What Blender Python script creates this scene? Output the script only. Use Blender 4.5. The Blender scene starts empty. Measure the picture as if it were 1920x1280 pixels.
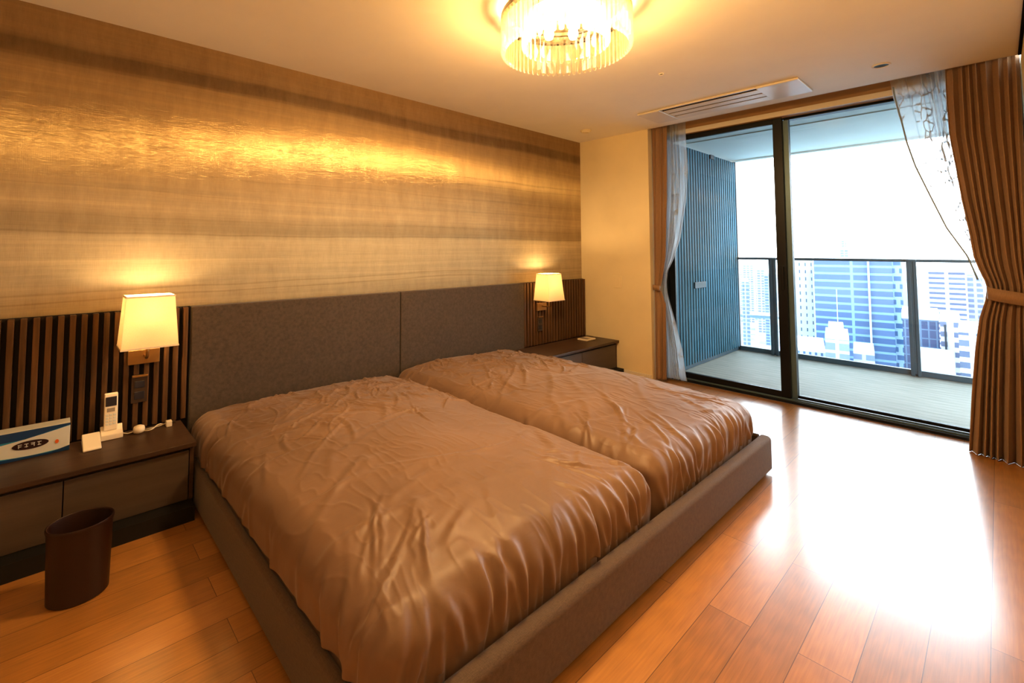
import bpy, bmesh, math, random
import numpy as np
from mathutils import Vector, Matrix
random.seed(7)
COL = bpy.context.scene.collection
pi = math.pi

# ------------------------------------------------------------------ room data (metres)
H = 2.515          # ceiling height
YW = 3.10          # headboard wall
XB = 4.48          # plaster wall / edge of the curtain pocket
XWIN = 4.72        # window wall
YR = -0.14         # right wall
WARM = (1.0, 0.63, 0.275)

# ------------------------------------------------------------------ materials
def lin(c):
    if isinstance(c, str):
        c = [int(c[i:i + 2], 16) / 255 for i in (0, 2, 4)]
        return tuple(x / 12.92 if x <= .04045 else ((x + .055) / 1.055) ** 2.4 for x in c)
    return tuple(c)

class NT:
    def __init__(s, name):
        s.m = bpy.data.materials.new(name); s.m.use_nodes = True
        s.t = s.m.node_tree; s.t.nodes.clear()
        s.out = s.n('ShaderNodeOutputMaterial')
    def n(s, kind, **kw):
        nd = s.t.nodes.new(kind)
        for k, v in kw.items():
            if k.startswith('i_'):
                nd.inputs[k[2:].replace('_', ' ')].default_value = v
            else:
                setattr(nd, k, v)
        return nd
    def l(s, a, b): s.t.links.new(a, b)
    def coord(s, kind='Object', scale=(1, 1, 1), rot=(0, 0, 0), loc=(0, 0, 0)):
        tc = s.n('ShaderNodeTexCoord'); mp = s.n('ShaderNodeMapping')
        mp.inputs['Scale'].default_value = scale; mp.inputs['Rotation'].default_value = rot
        mp.inputs['Location'].default_value = loc
        s.l(tc.outputs[kind], mp.inputs['Vector']); return mp.outputs['Vector']
    def noise(s, vec, scale, detail=4, rough=.5, dist=0):
        nd = s.n('ShaderNodeTexNoise'); nd.inputs['Scale'].default_value = scale
        nd.inputs['Detail'].default_value = detail; nd.inputs['Roughness'].default_value = rough
        nd.inputs['Distortion'].default_value = dist
        s.l(vec, nd.inputs['Vector']); return nd.outputs['Fac']
    def ramp(s, fac, stops, interp='LINEAR'):
        nd = s.n('ShaderNodeValToRGB'); cr = nd.color_ramp; cr.interpolation = interp
        while len(cr.elements) < len(stops): cr.elements.new(.5)
        for e, (p, c) in zip(cr.elements, stops):
            e.position = p; c = lin(c); e.color = (c[0], c[1], c[2], 1)
        s.l(fac, nd.inputs['Fac']); return nd.outputs['Color']
    def math(s, op, a, b=None, c=None, clamp=False):
        nd = s.n('ShaderNodeMath', operation=op, use_clamp=clamp)
        for i, v in enumerate((a, b, c)):
            if v is None: continue
            if isinstance(v, (int, float)): nd.inputs[i].default_value = v
            else: s.l(v, nd.inputs[i])
        return nd.outputs[0]
    def mix(s, fac, a, b, mode='MIX'):
        nd = s.n('ShaderNodeMix', data_type='RGBA', blend_type=mode)
        for i, v in zip((0, 6, 7), (fac, a, b)):
            if isinstance(v, (int, float)): nd.inputs[i].default_value = v
            elif isinstance(v, (tuple, str)): nd.inputs[i].default_value = (*lin(v), 1)
            else: s.l(v, nd.inputs[i])
        return nd.outputs[2]
    def bump(s, height, strength=.3, dist=.01):
        nd = s.n('ShaderNodeBump'); nd.inputs['Strength'].default_value = strength
        nd.inputs['Distance'].default_value = dist; s.l(height, nd.inputs['Height']); return nd.outputs['Normal']
    def bsdf(s, color, rough=.5, metal=0, normal=None, spec=.5, **kw):
        b = s.n('ShaderNodeBsdfPrincipled')
        if isinstance(color, (tuple, str)): b.inputs['Base Color'].default_value = (*lin(color), 1)
        else: s.l(color, b.inputs['Base Color'])
        if isinstance(rough, (int, float)): b.inputs['Roughness'].default_value = rough
        else: s.l(rough, b.inputs['Roughness'])
        b.inputs['Metallic'].default_value = metal
        b.inputs['Specular IOR Level'].default_value = spec
        if normal is not None: s.l(normal, b.inputs['Normal'])
        for k, v in kw.items(): b.inputs[k.replace('_', ' ')].default_value = v
        return b
    def done(s, b):
        s.l(b.outputs[0], s.out.inputs['Surface']); return s.m

def plain(name, c, rough=.5, metal=0, spec=.5, bump=0, bscale=200, var=.06, **kw):
    t = NT(name); v = t.coord()
    n = t.noise(v, 3, 3)
    c = lin(c)
    col = t.ramp(n, [(.3, tuple(x * (1 - var) for x in c)), (.7, tuple(min(1, x * (1 + var)) for x in c))])
    nm = t.bump(t.noise(v, bscale, 2), bump, .002) if bump else None
    return t.done(t.bsdf(col, rough, metal, nm, spec, **kw))

def m_wallpaper():
    t = NT('layered gold wallpaper'); v = t.coord()
    big = t.noise(t.coord(scale=(.35, .35, .9)), 1.6, 3, .5)
    sep = t.n('ShaderNodeSeparateXYZ'); t.l(v, sep.inputs[0])
    z = sep.outputs['Z']
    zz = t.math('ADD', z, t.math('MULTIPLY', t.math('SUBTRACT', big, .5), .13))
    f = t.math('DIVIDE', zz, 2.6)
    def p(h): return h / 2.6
    base = t.ramp(f, [(p(.95), 'a8a08a'), (p(1.12), 'b6b09c'), (p(1.36), 'b3aa94'), (p(1.405), '8a7d66'), (p(1.47), '90826a'),  # lower stops greyed to carry daylight on the wall
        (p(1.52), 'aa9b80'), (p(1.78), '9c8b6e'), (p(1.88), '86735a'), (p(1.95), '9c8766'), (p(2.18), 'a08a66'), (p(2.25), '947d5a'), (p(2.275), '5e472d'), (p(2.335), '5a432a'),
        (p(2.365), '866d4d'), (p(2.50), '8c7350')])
    # fine agate strata
    st = t.noise(t.coord(scale=(.12, .12, 9)), 4, 6, .65, .6)
    base = t.mix(.38, base, t.ramp(st, [(.3, '6f5c44'), (.5, 'a08a6a'), (.7, 'cbb894')]), 'OVERLAY')
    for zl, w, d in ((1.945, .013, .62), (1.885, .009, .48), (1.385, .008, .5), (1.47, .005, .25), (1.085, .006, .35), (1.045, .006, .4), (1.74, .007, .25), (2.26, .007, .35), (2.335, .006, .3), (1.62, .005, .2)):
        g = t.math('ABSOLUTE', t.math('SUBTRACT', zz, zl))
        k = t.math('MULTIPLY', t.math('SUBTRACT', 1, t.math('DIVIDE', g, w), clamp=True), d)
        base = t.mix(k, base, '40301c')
    thread = t.math('ADD', t.noise(t.coord(scale=(260, 260, 14)), 1, 2), t.noise(t.coord(scale=(10, 10, 300)), 1, 2))
    base = t.mix(.10, base, t.ramp(t.math('MULTIPLY', thread, .5), [(.35, '3a3024'), (.65, 'ffffff')]), 'OVERLAY')
    nm = t.bump(thread, .18, .002)
    d = t.bsdf(base, .55, 0, nm, .3)
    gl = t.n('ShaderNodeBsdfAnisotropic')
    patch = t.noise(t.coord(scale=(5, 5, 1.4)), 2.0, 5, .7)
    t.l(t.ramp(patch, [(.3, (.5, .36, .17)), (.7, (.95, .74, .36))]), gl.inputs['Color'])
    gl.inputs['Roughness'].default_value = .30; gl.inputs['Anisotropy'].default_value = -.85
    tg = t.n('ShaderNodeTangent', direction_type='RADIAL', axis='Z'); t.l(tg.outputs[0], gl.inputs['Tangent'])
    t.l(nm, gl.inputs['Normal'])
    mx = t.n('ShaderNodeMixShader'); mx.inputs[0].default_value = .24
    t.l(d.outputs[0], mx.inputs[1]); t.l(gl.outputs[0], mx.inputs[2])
    return t.done(mx)

def m_floor():
    t = NT('oak plank floor'); v = t.coord()
    br = t.n('ShaderNodeTexBrick', offset=.37, offset_frequency=2, squash=1)
    t.l(t.coord(loc=(.35, -.066, 0)), br.inputs['Vector'])
    br.inputs['Scale'].default_value = 1; br.inputs['Brick Width'].default_value = 1.35
    br.inputs['Row Height'].default_value = .1365; br.inputs['Mortar Size'].default_value = .0012
    br.inputs['Mortar Smooth'].default_value = .2
    br.inputs['Color1'].default_value = (0, 0, 0, 1); br.inputs['Color2'].default_value = (1, 1, 1, 1)
    br.inputs['Mortar'].default_value = (.5, .5, .5, 1)
    tone = t.ramp(br.outputs['Color'], [(0, 'b88846'), (.5, 'c49450'), (1, 'd0a25e')])
    off = t.math('MULTIPLY', br.outputs['Color'], 7.0)
    cb = t.n('ShaderNodeCombineXYZ'); t.l(off, cb.inputs[0]); t.l(off, cb.inputs[1])
    def gv(sc):
        a = t.n('ShaderNodeVectorMath', operation='ADD'); t.l(t.coord(scale=sc), a.inputs[0]); t.l(cb.outputs[0], a.inputs[1]); return a.outputs[0]
    cath = t.n('ShaderNodeTexWave', wave_type='RINGS', rings_direction='Y'); t.l(gv((.9, 7, 1)), cath.inputs['Vector'])
    cath.inputs['Scale'].default_value = 2.2; cath.inputs['Distortion'].default_value = 7; cath.inputs['Detail'].default_value = 3
    cath.inputs['Detail Scale'].default_value = 1.6
    fine = t.noise(gv((5, 130, 1)), 1, 4, .6)
    c = t.mix(.12, tone, t.ramp(cath.outputs['Fac'], [(0, '8a6a48'), (.5, 'b89870'), (1, 'd0b890')]), 'OVERLAY')
    c = t.mix(.35, c, t.ramp(fine, [(.3, '665038'), (.7, 'c4ab8a')]), 'OVERLAY')
    c = t.mix(t.math('MULTIPLY', br.outputs['Fac'], .8), c, '4a2d14')
    rg = t.math('ADD', t.math('MULTIPLY', fine, .10), .27)
    hh = t.math('SUBTRACT', t.math('MULTIPLY', fine, .12), br.outputs['Fac'])
    b = t.bsdf(c, rg, 0, t.bump(hh, .10, .002), .6, Coat_Weight=1.0, Coat_Roughness=.20, Coat_IOR=1.75)
    return t.done(b)

def m_satin():
    t = NT('brown satin sheet')
    v = t.coord()
    n = t.noise(v, 2.2, 3)
    c = t.ramp(n, [(.3, '786050'), (.7, '876c59')])
    w1 = t.noise(t.coord(scale=(6, 14, 6), rot=(0, 0, .5)), 1.4, 5, .6, 1.2)
    w2 = t.noise(t.coord(scale=(900, 900, 900)), 1, 1)
    h = t.math('ADD', t.math('MULTIPLY', w1, 1), t.math('MULTIPLY', w2, .03))
    b = t.bsdf(c, .50, 0, t.bump(h, .12, .008), .5, Sheen_Weight=.3, Sheen_Roughness=.4)
    b.inputs['Sheen Tint'].default_value = (1, .86, .72, 1)
    return t.done(b)

def m_weave(name, c, var=.3, scale=420, rough=.75, bump=.35):
    t = NT(name)
    a = t.noise(t.coord(scale=(scale, scale * .15, scale)), 1, 2); b_ = t.noise(t.coord(scale=(scale * .15, scale, scale * .15)), 1, 2)
    w = t.math('MULTIPLY', t.math('ADD', a, b_), .5)
    c = lin(c)
    col = t.ramp(w, [(.35, tuple(x * (1 - var) for x in c)), (.65, tuple(min(1, x * (1 + var)) for x in c))])
    return t.done(t.bsdf(col, rough, 0, t.bump(w, bump, .001), .3, Sheen_Weight=.2))

def m_wood(name, a, b, scale=(3, 3, 40), rough=.4, spec=.4):
    t = NT(name); v = t.coord(scale=scale)
    n = t.noise(v, 1, 5, .6, .4)
    return t.done(t.bsdf(t.ramp(n, [(.3, a), (.7, b)]), rough, 0, t.bump(n, .08, .002), spec))

def m_curtain(name, c, transl=.12, rough=.6):
    t = NT(name); v = t.coord(scale=(500, 500, 60))
    n = t.noise(v, 1, 2); c = lin(c)
    col = t.ramp(n, [(.3, tuple(x * .88 for x in c)), (.7, tuple(x * 1.12 for x in c))])
    b = t.bsdf(col, rough, 0, t.bump(n, .1, .001), .35, Sheen_Weight=.35)
    tr = t.n('ShaderNodeBsdfTranslucent'); t.l(col, tr.inputs['Color'])
    mx = t.n('ShaderNodeMixShader'); mx.inputs[0].default_value = transl
    t.l(b.outputs[0], mx.inputs[1]); t.l(tr.outputs[0], mx.inputs[2]); return t.done(mx)

def m_sheer():
    t = NT('patterned white voile')
    d = t.n('ShaderNodeBsdfDiffuse'); tr = t.n('ShaderNodeBsdfTranslucent'); tp = t.n('ShaderNodeBsdfTransparent')
    # embroidered trailing pattern, denser than the voile ground
    wv = t.n('ShaderNodeTexVoronoi', feature='DISTANCE_TO_EDGE'); wv.inputs['Scale'].default_value = 1
    vn = t.n('ShaderNodeVectorMath', operation='ADD')
    nz = t.n('ShaderNodeTexNoise'); nz.inputs['Scale'].default_value = 6; t.l(t.coord(), nz.inputs['Vector'])
    t.l(t.coord(scale=(6, 20, 10)), vn.inputs[0]); t.l(nz.outputs['Color'], vn.inputs[1]); t.l(vn.outputs[0], wv.inputs['Vector'])
    line = t.math('SUBTRACT', 1, t.math('MULTIPLY', wv.outputs['Distance'], 13), clamp=True)
    blotch = t.math('GREATER_THAN', t.noise(t.coord(scale=(3, 6, 1.6)), 2, 2), .50)
    pat = t.math('MULTIPLY', line, blotch)
    col = t.mix(pat, 'f2f6fa', '9aa8b4')
    t.l(col, d.inputs['Color']); t.l(col, tr.inputs['Color'])
    tp.inputs['Color'].default_value = (.97, .985, 1, 1)
    m1 = t.n('ShaderNodeMixShader'); t.l(t.math('MULTIPLY', t.math('SUBTRACT', 1, pat), .72), m1.inputs[0])
    t.l(d.outputs[0], m1.inputs[1]); t.l(tr.outputs[0], m1.inputs[2])
    m2 = t.n('ShaderNodeMixShader')
    t.l(t.math('ADD', t.math('MULTIPLY', pat, .52), .46), m2.inputs[0])
    t.l(tp.outputs[0], m2.inputs[1]); t.l(m1.outputs[0], m2.inputs[2]); return t.done(m2)

def m_glass(name, tint=(.90, .955, .965), refl=.9):
    t = NT(name)
    tp = t.n('ShaderNodeBsdfTransparent'); tp.inputs['Color'].default_value = (*tint, 1)
    gl = t.n('ShaderNodeBsdfGlossy'); gl.inputs['Roughness'].default_value = .0
    fr = t.n('ShaderNodeFresnel'); fr.inputs['IOR'].default_value = 1.45
    mx = t.n('ShaderNodeMixShader'); t.l(t.math('MULTIPLY', fr.outputs[0], refl), mx.inputs[0])
    t.l(tp.outputs[0], mx.inputs[1]); t.l(gl.outputs[0], mx.inputs[2]); return t.done(mx)

def m_crystal():
    t = NT('faceted crystal')
    tp = t.n('ShaderNodeBsdfTransparent'); tp.inputs['Color'].default_value = (1, .97, .88, 1)
    gl = t.n('ShaderNodeBsdfGlossy'); gl.inputs['Roughness'].default_value = .06; gl.inputs['Color'].default_value = (.75, .70, .58, 1)
    tr = t.n('ShaderNodeBsdfTranslucent'); tr.inputs['Color'].default_value = (.72, .69, .58, 1)
    m1 = t.n('ShaderNodeMixShader'); m1.inputs[0].default_value = .5
    t.l(gl.outputs[0], m1.inputs[1]); t.l(tr.outputs[0], m1.inputs[2])
    m2 = t.n('ShaderNodeMixShader')
    lw = t.n('ShaderNodeLayerWeight'); lw.inputs['Blend'].default_value = .35
    t.l(t.math('ADD', t.math('MULTIPLY', lw.outputs['Facing'], .55), .16, clamp=True), m2.inputs[0])
    t.l(tp.outputs[0], m2.inputs[1]); t.l(m1.outputs[0], m2.inputs[2]); return t.done(m2)

def m_emit(name, c, s):
    t = NT(name); e = t.n('ShaderNodeEmission'); e.inputs['Color'].default_value = (*lin(c), 1); e.inputs['Strength'].default_value = s
    return t.done(e)

def m_shade():
    t = NT('cream fabric shade'); v = t.coord(scale=(600, 600, 600)); n = t.noise(v, 1, 2)
    col = t.ramp(n, [(.3, 'f6e8cc'), (.7, 'fdf4e2')])
    d = t.n('ShaderNodeBsdfDiffuse'); tr = t.n('ShaderNodeBsdfTranslucent'); t.l(col, d.inputs['Color']); t.l(col, tr.inputs['Color'])
    mx = t.n('ShaderNodeMixShader'); mx.inputs[0].default_value = .5
    t.l(d.outputs[0], mx.inputs[1]); t.l(tr.outputs[0], mx.inputs[2]); return t.done(mx)

def m_facade(name, wall, win, floor=3.6, bay=3.0, mh=.35, off=0.0, rough=.35, vary=.25):
    t = NT(name)
    tc = t.n('ShaderNodeTexCoord'); sp = t.n('ShaderNodeSeparateXYZ'); t.l(tc.outputs['Object'], sp.inputs[0])
    cb = t.n('ShaderNodeCombineXYZ'); t.l(t.math('ADD', sp.outputs[0], sp.outputs[1]), cb.inputs[0]); t.l(sp.outputs[2], cb.inputs[1])
    br = t.n('ShaderNodeTexBrick', offset=off, squash=1); t.l(cb.outputs[0], br.inputs['Vector'])
    br.inputs['Scale'].default_value = 1; br.inputs['Brick Width'].default_value = bay; br.inputs['Row Height'].default_value = floor
    br.inputs['Mortar Size'].default_value = mh * floor * .5; br.inputs['Mortar Smooth'].default_value = .05
    w = tuple(x * k_ for x, k_ in zip(lin(win), (.22, .19, .27))); wall = tuple(x * k_ for x, k_ in zip(lin(wall), (.50, .45, .46)))
    br.inputs['Color1'].default_value = (*w, 1); br.inputs['Color2'].default_value = (*(min(1, x * (1 + vary) + .02) for x in w), 1)
    br.inputs['Mortar'].default_value = (*lin(wall), 1)
    geo = t.n('ShaderNodeNewGeometry'); sn = t.n('ShaderNodeSeparateXYZ'); t.l(geo.outputs['True Normal'], sn.inputs[0])
    top = t.math('GREATER_THAN', sn.outputs[2], .6)
    return t.done(t.bsdf(t.mix(top, br.outputs['Color'], 'b4bcc0'), rough, 0, None, .4))

M = dict(
    paint=plain('warm white ceiling paint', 'efe9dd', .8, bump=.03, var=.02),
    plaster=plain('beige plaster', 'e6d8b4', .75, bump=.06, bscale=400, var=.04),
    trimw=plain('white trim', 'dcd6c8', .5, var=.02),
    wallpaper=m_wallpaper(), floor=m_floor(), satin=m_satin(),
    board=m_weave('headboard charcoal brown weave', '4e4236', .28, 380),
    frame=m_weave('bed frame taupe weave', '5e4d3e', .25, 420, bump=.5),
    slat=m_wood('dark walnut slats', '3f2c18', '69492a', (60, 60, 2.5)),
    slatback=plain('dark slat backing', '1d120b', .7),
    stand=m_wood('dark brown stained wood', '3c2b1f', '4e3a2b', (2, 40, 40), .38),
    drawer=m_wood('taupe drawer veneer', '4f443b', '5a4e44', (2, 30, 30), .45),
    dark=plain('black recess', '0c0806', .7),
    black=plain('black aluminium', '0a0c10', .4, 0, .3, var=.1),
    greyal=plain('bluish grey aluminium', '5d737f', .4, .4),
    rail=plain('grey steel railing', '3c505c', .4, .1),
    glass=m_glass('window glass', (.935, .96, .965)), rglass=m_glass('railing glass', (.90, .95, .965), .6),
    curtain=m_curtain('brown curtain cloth', '9c7b5c', .10), sheer=m_sheer(),
    crystal=m_crystal(), chrome=plain('polished chrome', '9a9184', .2, 1, var=.03), plate2=plain('bronzed mirror plate', '6b6150', .25, .9),
    bulb=m_emit('warm bulb', (1, .87, .62), 14),
    shade=m_shade(), brass=plain('brushed bronze', 'a5814f', .35, .8, bump=.1),
    silver=plain('silver aluminium strip', 'a9bcc6', .35, .3),
    white=plain('ivory plastic', 'e8ddc8', .4, var=.03), grey=plain('grey plastic', '8e867c', .4),
    screen=plain('dark display', '2b2a33', .2), plate=plain('dark brown plastic', '3b2c21', .35),
    bin=plain('dark brown leatherette', '2c150d', .42, bump=.25, bscale=500), cable=plain('white cable', 'e9e0cf', .5),
    ac=plain('warm white enamel', 'dcd5ca', .35, var=.02), slot=plain('slot shade and sensor black', '0a0604', .9, spec=.1),
    deck=None, soffit=plain('pale grey soffit paint', 'c3cdcd', .7, var=.03),
    fins=None, boxw=None, navy=plain('navy ink', '123a66', .4), teal=plain('teal ink', '2a86a8', .4),
    orange=plain('orange ink', 'd8692a', .4), maroon=plain('dark maroon ink', '2a1114', .4),
    carton=plain('white carton', 'cfd2cc', .5), road=None)

def m_deck():
    t = NT('grey ribbed deck boards'); sp = t.n('ShaderNodeSeparateXYZ'); t.l(t.coord(), sp.inputs[0])
    fx = t.math('FRACT', t.math('DIVIDE', sp.outputs[0], .095))
    gap = t.math('LESS_THAN', fx, .07)
    n = t.noise(t.coord(scale=(60, 4, 1)), 1, 3)
    c = t.mix(t.math('MULTIPLY', gap, .6), t.ramp(n, [(.3, '7c7a70'), (.7, '969388')]), '403d34')
    return t.done(t.bsdf(c, .7, 0, t.bump(fx, .2, .003), .3))
M['deck'] = m_deck()
def m_fin():
    t = NT('slate blue metal'); n = t.noise(t.coord(), 2, 3)
    return t.done(t.bsdf(t.ramp(n, [(.3, '35606f'), (.7, '44748a')]), .7, 0, None, .2))
M['fins'] = m_fin()
M['find'] = plain('dark slate backing', '14232e', .5)
def m_road():
    t = NT('pale city ground')
    vo = t.n('ShaderNodeTexVoronoi'); vo.inputs['Scale'].default_value = .05; t.l(t.coord(), vo.inputs['Vector'])
    n = t.noise(t.coord(), .02, 6)
    c = t.mix(.4, t.ramp(n, [(.35, '75858c'), (.65, 'a9b2b6')]), vo.outputs['Color'], 'SOFT_LIGHT')
    return t.done(t.bsdf(c, .9))
M['road'] = m_road()

# ------------------------------------------------------------------ mesh helpers
class MB:
    def __init__(s): s.v = []; s.f = []
    def add(s, vs, fs):
        o = len(s.v); s.v += [tuple(p) for p in vs]; s.f += [tuple(i + o for i in f) for f in fs]; return s
    def box(s, x0, x1, y0, y1, z0, z1):
        vs = [(x, y, z) for z in (z0, z1) for y in (y0, y1) for x in (x0, x1)]
        return s.add(vs, [(0, 2, 3, 1), (4, 5, 7, 6), (0, 1, 5, 4), (2, 6, 7, 3), (0, 4, 6, 2), (1, 3, 7, 5)])
    def prism(s, pts, axis, a, b):
        n = len(pts)
        def P(p, h):
            return {'x': (h, p[0], p[1]), 'y': (p[0], h, p[1]), 'z': (p[0], p[1], h)}[axis]
        vs = [P(p, a) for p in pts] + [P(p, b) for p in pts]
        return s.add(vs, [tuple(range(n))[::-1], tuple(range(n, 2 * n))] + [(i, (i + 1) % n, n + (i + 1) % n, n + i) for i in range(n)])
    def loft(s, rings, cap0=True, cap1=True):
        n = len(rings[0]); vs = [p for r in rings for p in r]; fs = []
        for k in range(len(rings) - 1):
            for i in range(n):
                j = (i + 1) % n; fs.append((k * n + i, k * n + j, (k + 1) * n + j, (k + 1) * n + i))
        if cap0: fs.append(tuple(range(n))[::-1])
        if cap1: fs.append(tuple(range((len(rings) - 1) * n, len(rings) * n)))
        return s.add(vs, fs)
    def lathe(s, cx, cy, prof, n=32, sx=1, sy=1, cap0=False, cap1=False):
        return s.loft([[(cx + r * sx * math.cos(2 * pi * i / n), cy + r * sy * math.sin(2 * pi * i / n), z) for i in range(n)] for r, z in prof], cap0, cap1)
    def tube(s, pts, r, n=8):
        rings = []
        for i, p in enumerate(pts):
            a = Vector(pts[max(0, i - 1)]); b = Vector(pts[min(len(pts) - 1, i + 1)]); d = (b - a).normalized()
            u = d.cross(Vector((0, 0, 1)));
            if u.length < .01: u = d.cross(Vector((0, 1, 0)))
            u.normalize(); w = u.cross(d)
            rings.append([tuple(Vector(p) + r * (u * math.cos(2 * pi * k / n) + w * math.sin(2 * pi * k / n))) for k in range(n)])
        return s.loft(rings)
    def build(s, name, mat, parent=None, bevel=0, smooth=False, seg=2, label=None):
        me = bpy.data.meshes.new(name); me.from_pydata(s.v, [], s.f); me.update()
        bm = bmesh.new(); bm.from_mesh(me); bmesh.ops.recalc_face_normals(bm, faces=bm.faces); bm.to_mesh(me); bm.free()
        o = bpy.data.objects.new(name, me); COL.objects.link(o)
        if mat: me.materials.append(mat)
        if smooth:
            for p in me.polygons: p.use_smooth = True
            if smooth == 'auto':
                me.set_sharp_from_angle(angle=math.radians(35))
        if bevel:
            b = o.modifiers.new('bevel', 'BEVEL'); b.width = bevel; b.segments = seg; b.limit_method = 'ANGLE'
            for p in me.polygons: p.use_smooth = True
            wn = o.modifiers.new('wn', 'WEIGHTED_NORMAL'); wn.keep_sharp = False
        if parent: attach(o, parent)
        if label: o['label'] = label
        return o

def attach(o, parent):
    o.parent = parent
    o.matrix_parent_inverse = parent.matrix_world.inverted() if parent.type != 'EMPTY' else Matrix.Translation(-parent.location)
def root(name, loc, label=None, cat=None, group=None, kind=None):
    o = bpy.data.objects.new(name, None); COL.objects.link(o); o.location = loc; o.empty_display_size = .1
    return tag(o, label, cat, group, kind)
def tag(o, label=None, cat=None, group=None, kind=None):
    if label: o['label'] = label
    if cat: o['category'] = cat
    if group: o['group'] = group
    if kind: o['kind'] = kind
    return o
def structure(o, label=None, cat=None): return tag(o, label, cat, None, 'structure')
def B(*a): return MB().box(*a)
def light(name, loc, power, r, parent, color=WARM):
    l = bpy.data.lights.new(name, 'POINT'); l.energy = power; l.shadow_soft_size = r; l.color = color
    o = bpy.data.objects.new(name, l); COL.objects.link(o); o.location = loc
    if parent: attach(o, parent)
    return o

# ------------------------------------------------------------------ noise (numpy)
class VN:
    def __init__(s, seed): s.t = np.random.RandomState(seed).rand(257, 257)
    def __call__(s, x, y):
        xi = np.floor(x).astype(int); yi = np.floor(y).astype(int); fx = x - xi; fy = y - yi
        fx = fx * fx * (3 - 2 * fx); fy = fy * fy * (3 - 2 * fy); t = s.t
        a = t[xi % 256, yi % 256]; b = t[(xi + 1) % 256, yi % 256]; c = t[xi % 256, (yi + 1) % 256]; d = t[(xi + 1) % 256, (yi + 1) % 256]
        return (a * (1 - fx) + b * fx) * (1 - fy) + (c * (1 - fx) + d * fx) * fy
def ridge(n, p=3): return (1 - np.abs(2 * n - 1)) ** p
def sstep(a, b, x):
    t = np.clip((x - a) / (b - a), 0, 1); return t * t * (3 - 2 * t)

# ================================================================== ROOM SHELL
XL = -1.7; YB = -1.6; XA = 1.0    # left wall, back wall of the entrance side, end of the right wall
structure(B(XL - .1, XWIN + .0, YB - .1, YW + .1, -.12, 0).build('floor', M['floor']), 'glossy oak plank floor running towards the window', 'floor')
structure(B(XL - .1, XB, YB - .1, YW + .1, H, H + .15).build('ceiling', M['paint']), 'plain warm white ceiling', 'ceiling')
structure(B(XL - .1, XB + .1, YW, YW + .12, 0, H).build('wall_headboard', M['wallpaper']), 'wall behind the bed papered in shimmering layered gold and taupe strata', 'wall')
structure(B(XL - .12, XL, YB - .1, YW, 0, H).build('wall_left', M['plaster']), 'plain beige wall closing the room on the left', 'wall')
structure(B(XL, XA + .1, YB - .12, YB, 0, H).build('wall_back', M['plaster']), 'plain beige wall behind the viewpoint', 'wall')
structure(MB().box(XA, 4.95, YR - .12, YR, 0, H).build('wall_right', M['plaster']), 'beige wall beside the right curtain', 'wall')
structure(MB().box(XA, XA + .1, YB, YR - .12, 0, H).build('wall_entrance', M['plaster']), 'short beige return wall by the entrance', 'wall')
structure(B(XB, XWIN + .2, 2.29, YW, 0, H + .1).build('wall_window_side', M['plaster']), 'amber lit plain beige wall between papered wall and curtain', 'wall')
# curtain pocket above the window
pk = MB().box(XB, XWIN, YR, 2.29, H + .10, H + .15)
pk.box(XB - .002, XB + .012, YR, 2.29, H, H + .10)
structure(pk.build('trim_1', M['trimw']), 'recessed curtain pocket along the top of the window', 'trim')
structure(B(XWIN, XWIN + .16, YR, 2.29, 2.455, H + .15).build('wall_window', plain('shade tan lintel paint', 'a5835a', .7)), 'wall strip above the window with curtain pocket shade in its tan colour', 'wall')  # darker tan puts the pocket's shade into the colour
structure(B(XWIN - .02, XWIN, YR, 2.285, 2.455, 2.50).build('trim_2', M['trimw'], bevel=.003), 'pale lintel strip above the window frame', 'trim')
structure(B(XB - .012, XB, 2.30, 3.02, 0, .06).build('baseboard_window_side', M['trimw'], bevel=.003), 'low pale baseboard under the beige wall', 'baseboard')
structure(B(XA + .02, XB, YR, YR + .012, 0, .06).build('baseboard_right', M['trimw'], bevel=.003), 'low pale baseboard along the right wall', 'baseboard')
tr = MB().box(XA + .1, XB - .02, YR + .001, YR + .014, H - .012, H - .0005)  # solid dark strip in place of the shaded ceiling slot
structure(tr.build('trim_3', M['slot']), 'dark strip standing for the shadow gap where right wall meets ceiling', 'trim')

# ================================================================== WINDOW
w = root('window_1', (4.78, 1.05, 0), 'tall black framed sliding balcony window', 'window', kind='structure')
m = MB()
m.box(4.715, 4.90, YR, 2.285, .001, .022)                       # sill
m.box(4.73, 4.90, 2.225, 2.285, .022, 2.455)                    # left jamb
m.box(4.73, 4.90, YR, YR + .05, .022, 2.455)
m.box(4.80, 4.90, YR + .05, 2.225, 2.44, 2.455)                 # head
m.build('outer_frame', M['black'], w, .002)
MB().box(4.738, 4.744, YR + .05, 2.22, .022, .034).box(4.79, 4.796, YR + .05, 2.22, .022, .034).build('track', M['greyal'], w)
s1 = MB()                                                          # sliding sash in front, left
s1.box(4.748, 4.782, 1.205, 1.275, .036, 2.452).box(4.748, 4.782, 2.165, 2.225, .036, 2.452)
s1.box(4.748, 4.782, 1.275, 2.165, .036, .085).box(4.748, 4.782, 1.275, 2.165, 2.405, 2.452)
o = s1.build('sliding_sash', M['black'], w, .002)
B(4.762, 4.768, 1.275, 2.165, .085, 2.405).build('glass_pane', M['glass'], o)
MB().box(4.738, 4.748, 1.225, 1.245, .95, 1.15).build('sash_handle', M['black'], o, .003)
s2 = MB()                                                          # fixed sash, right
s2.box(4.80, 4.834, 1.165, 1.203, .036, 2.452).box(4.80, 4.834, YR + .05, YR + .09, .036, 2.452)
s2.box(4.80, 4.834, YR + .09, 1.165, .036, .060).box(4.80, 4.834, YR + .09, 1.165, 2.435, 2.452)
o = s2.build('fixed_sash', M['black'], w, .002)
B(4.814, 4.820, YR + .09, 1.165, .060, 2.435).build('glass_pane', M['glass'], o)
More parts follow.
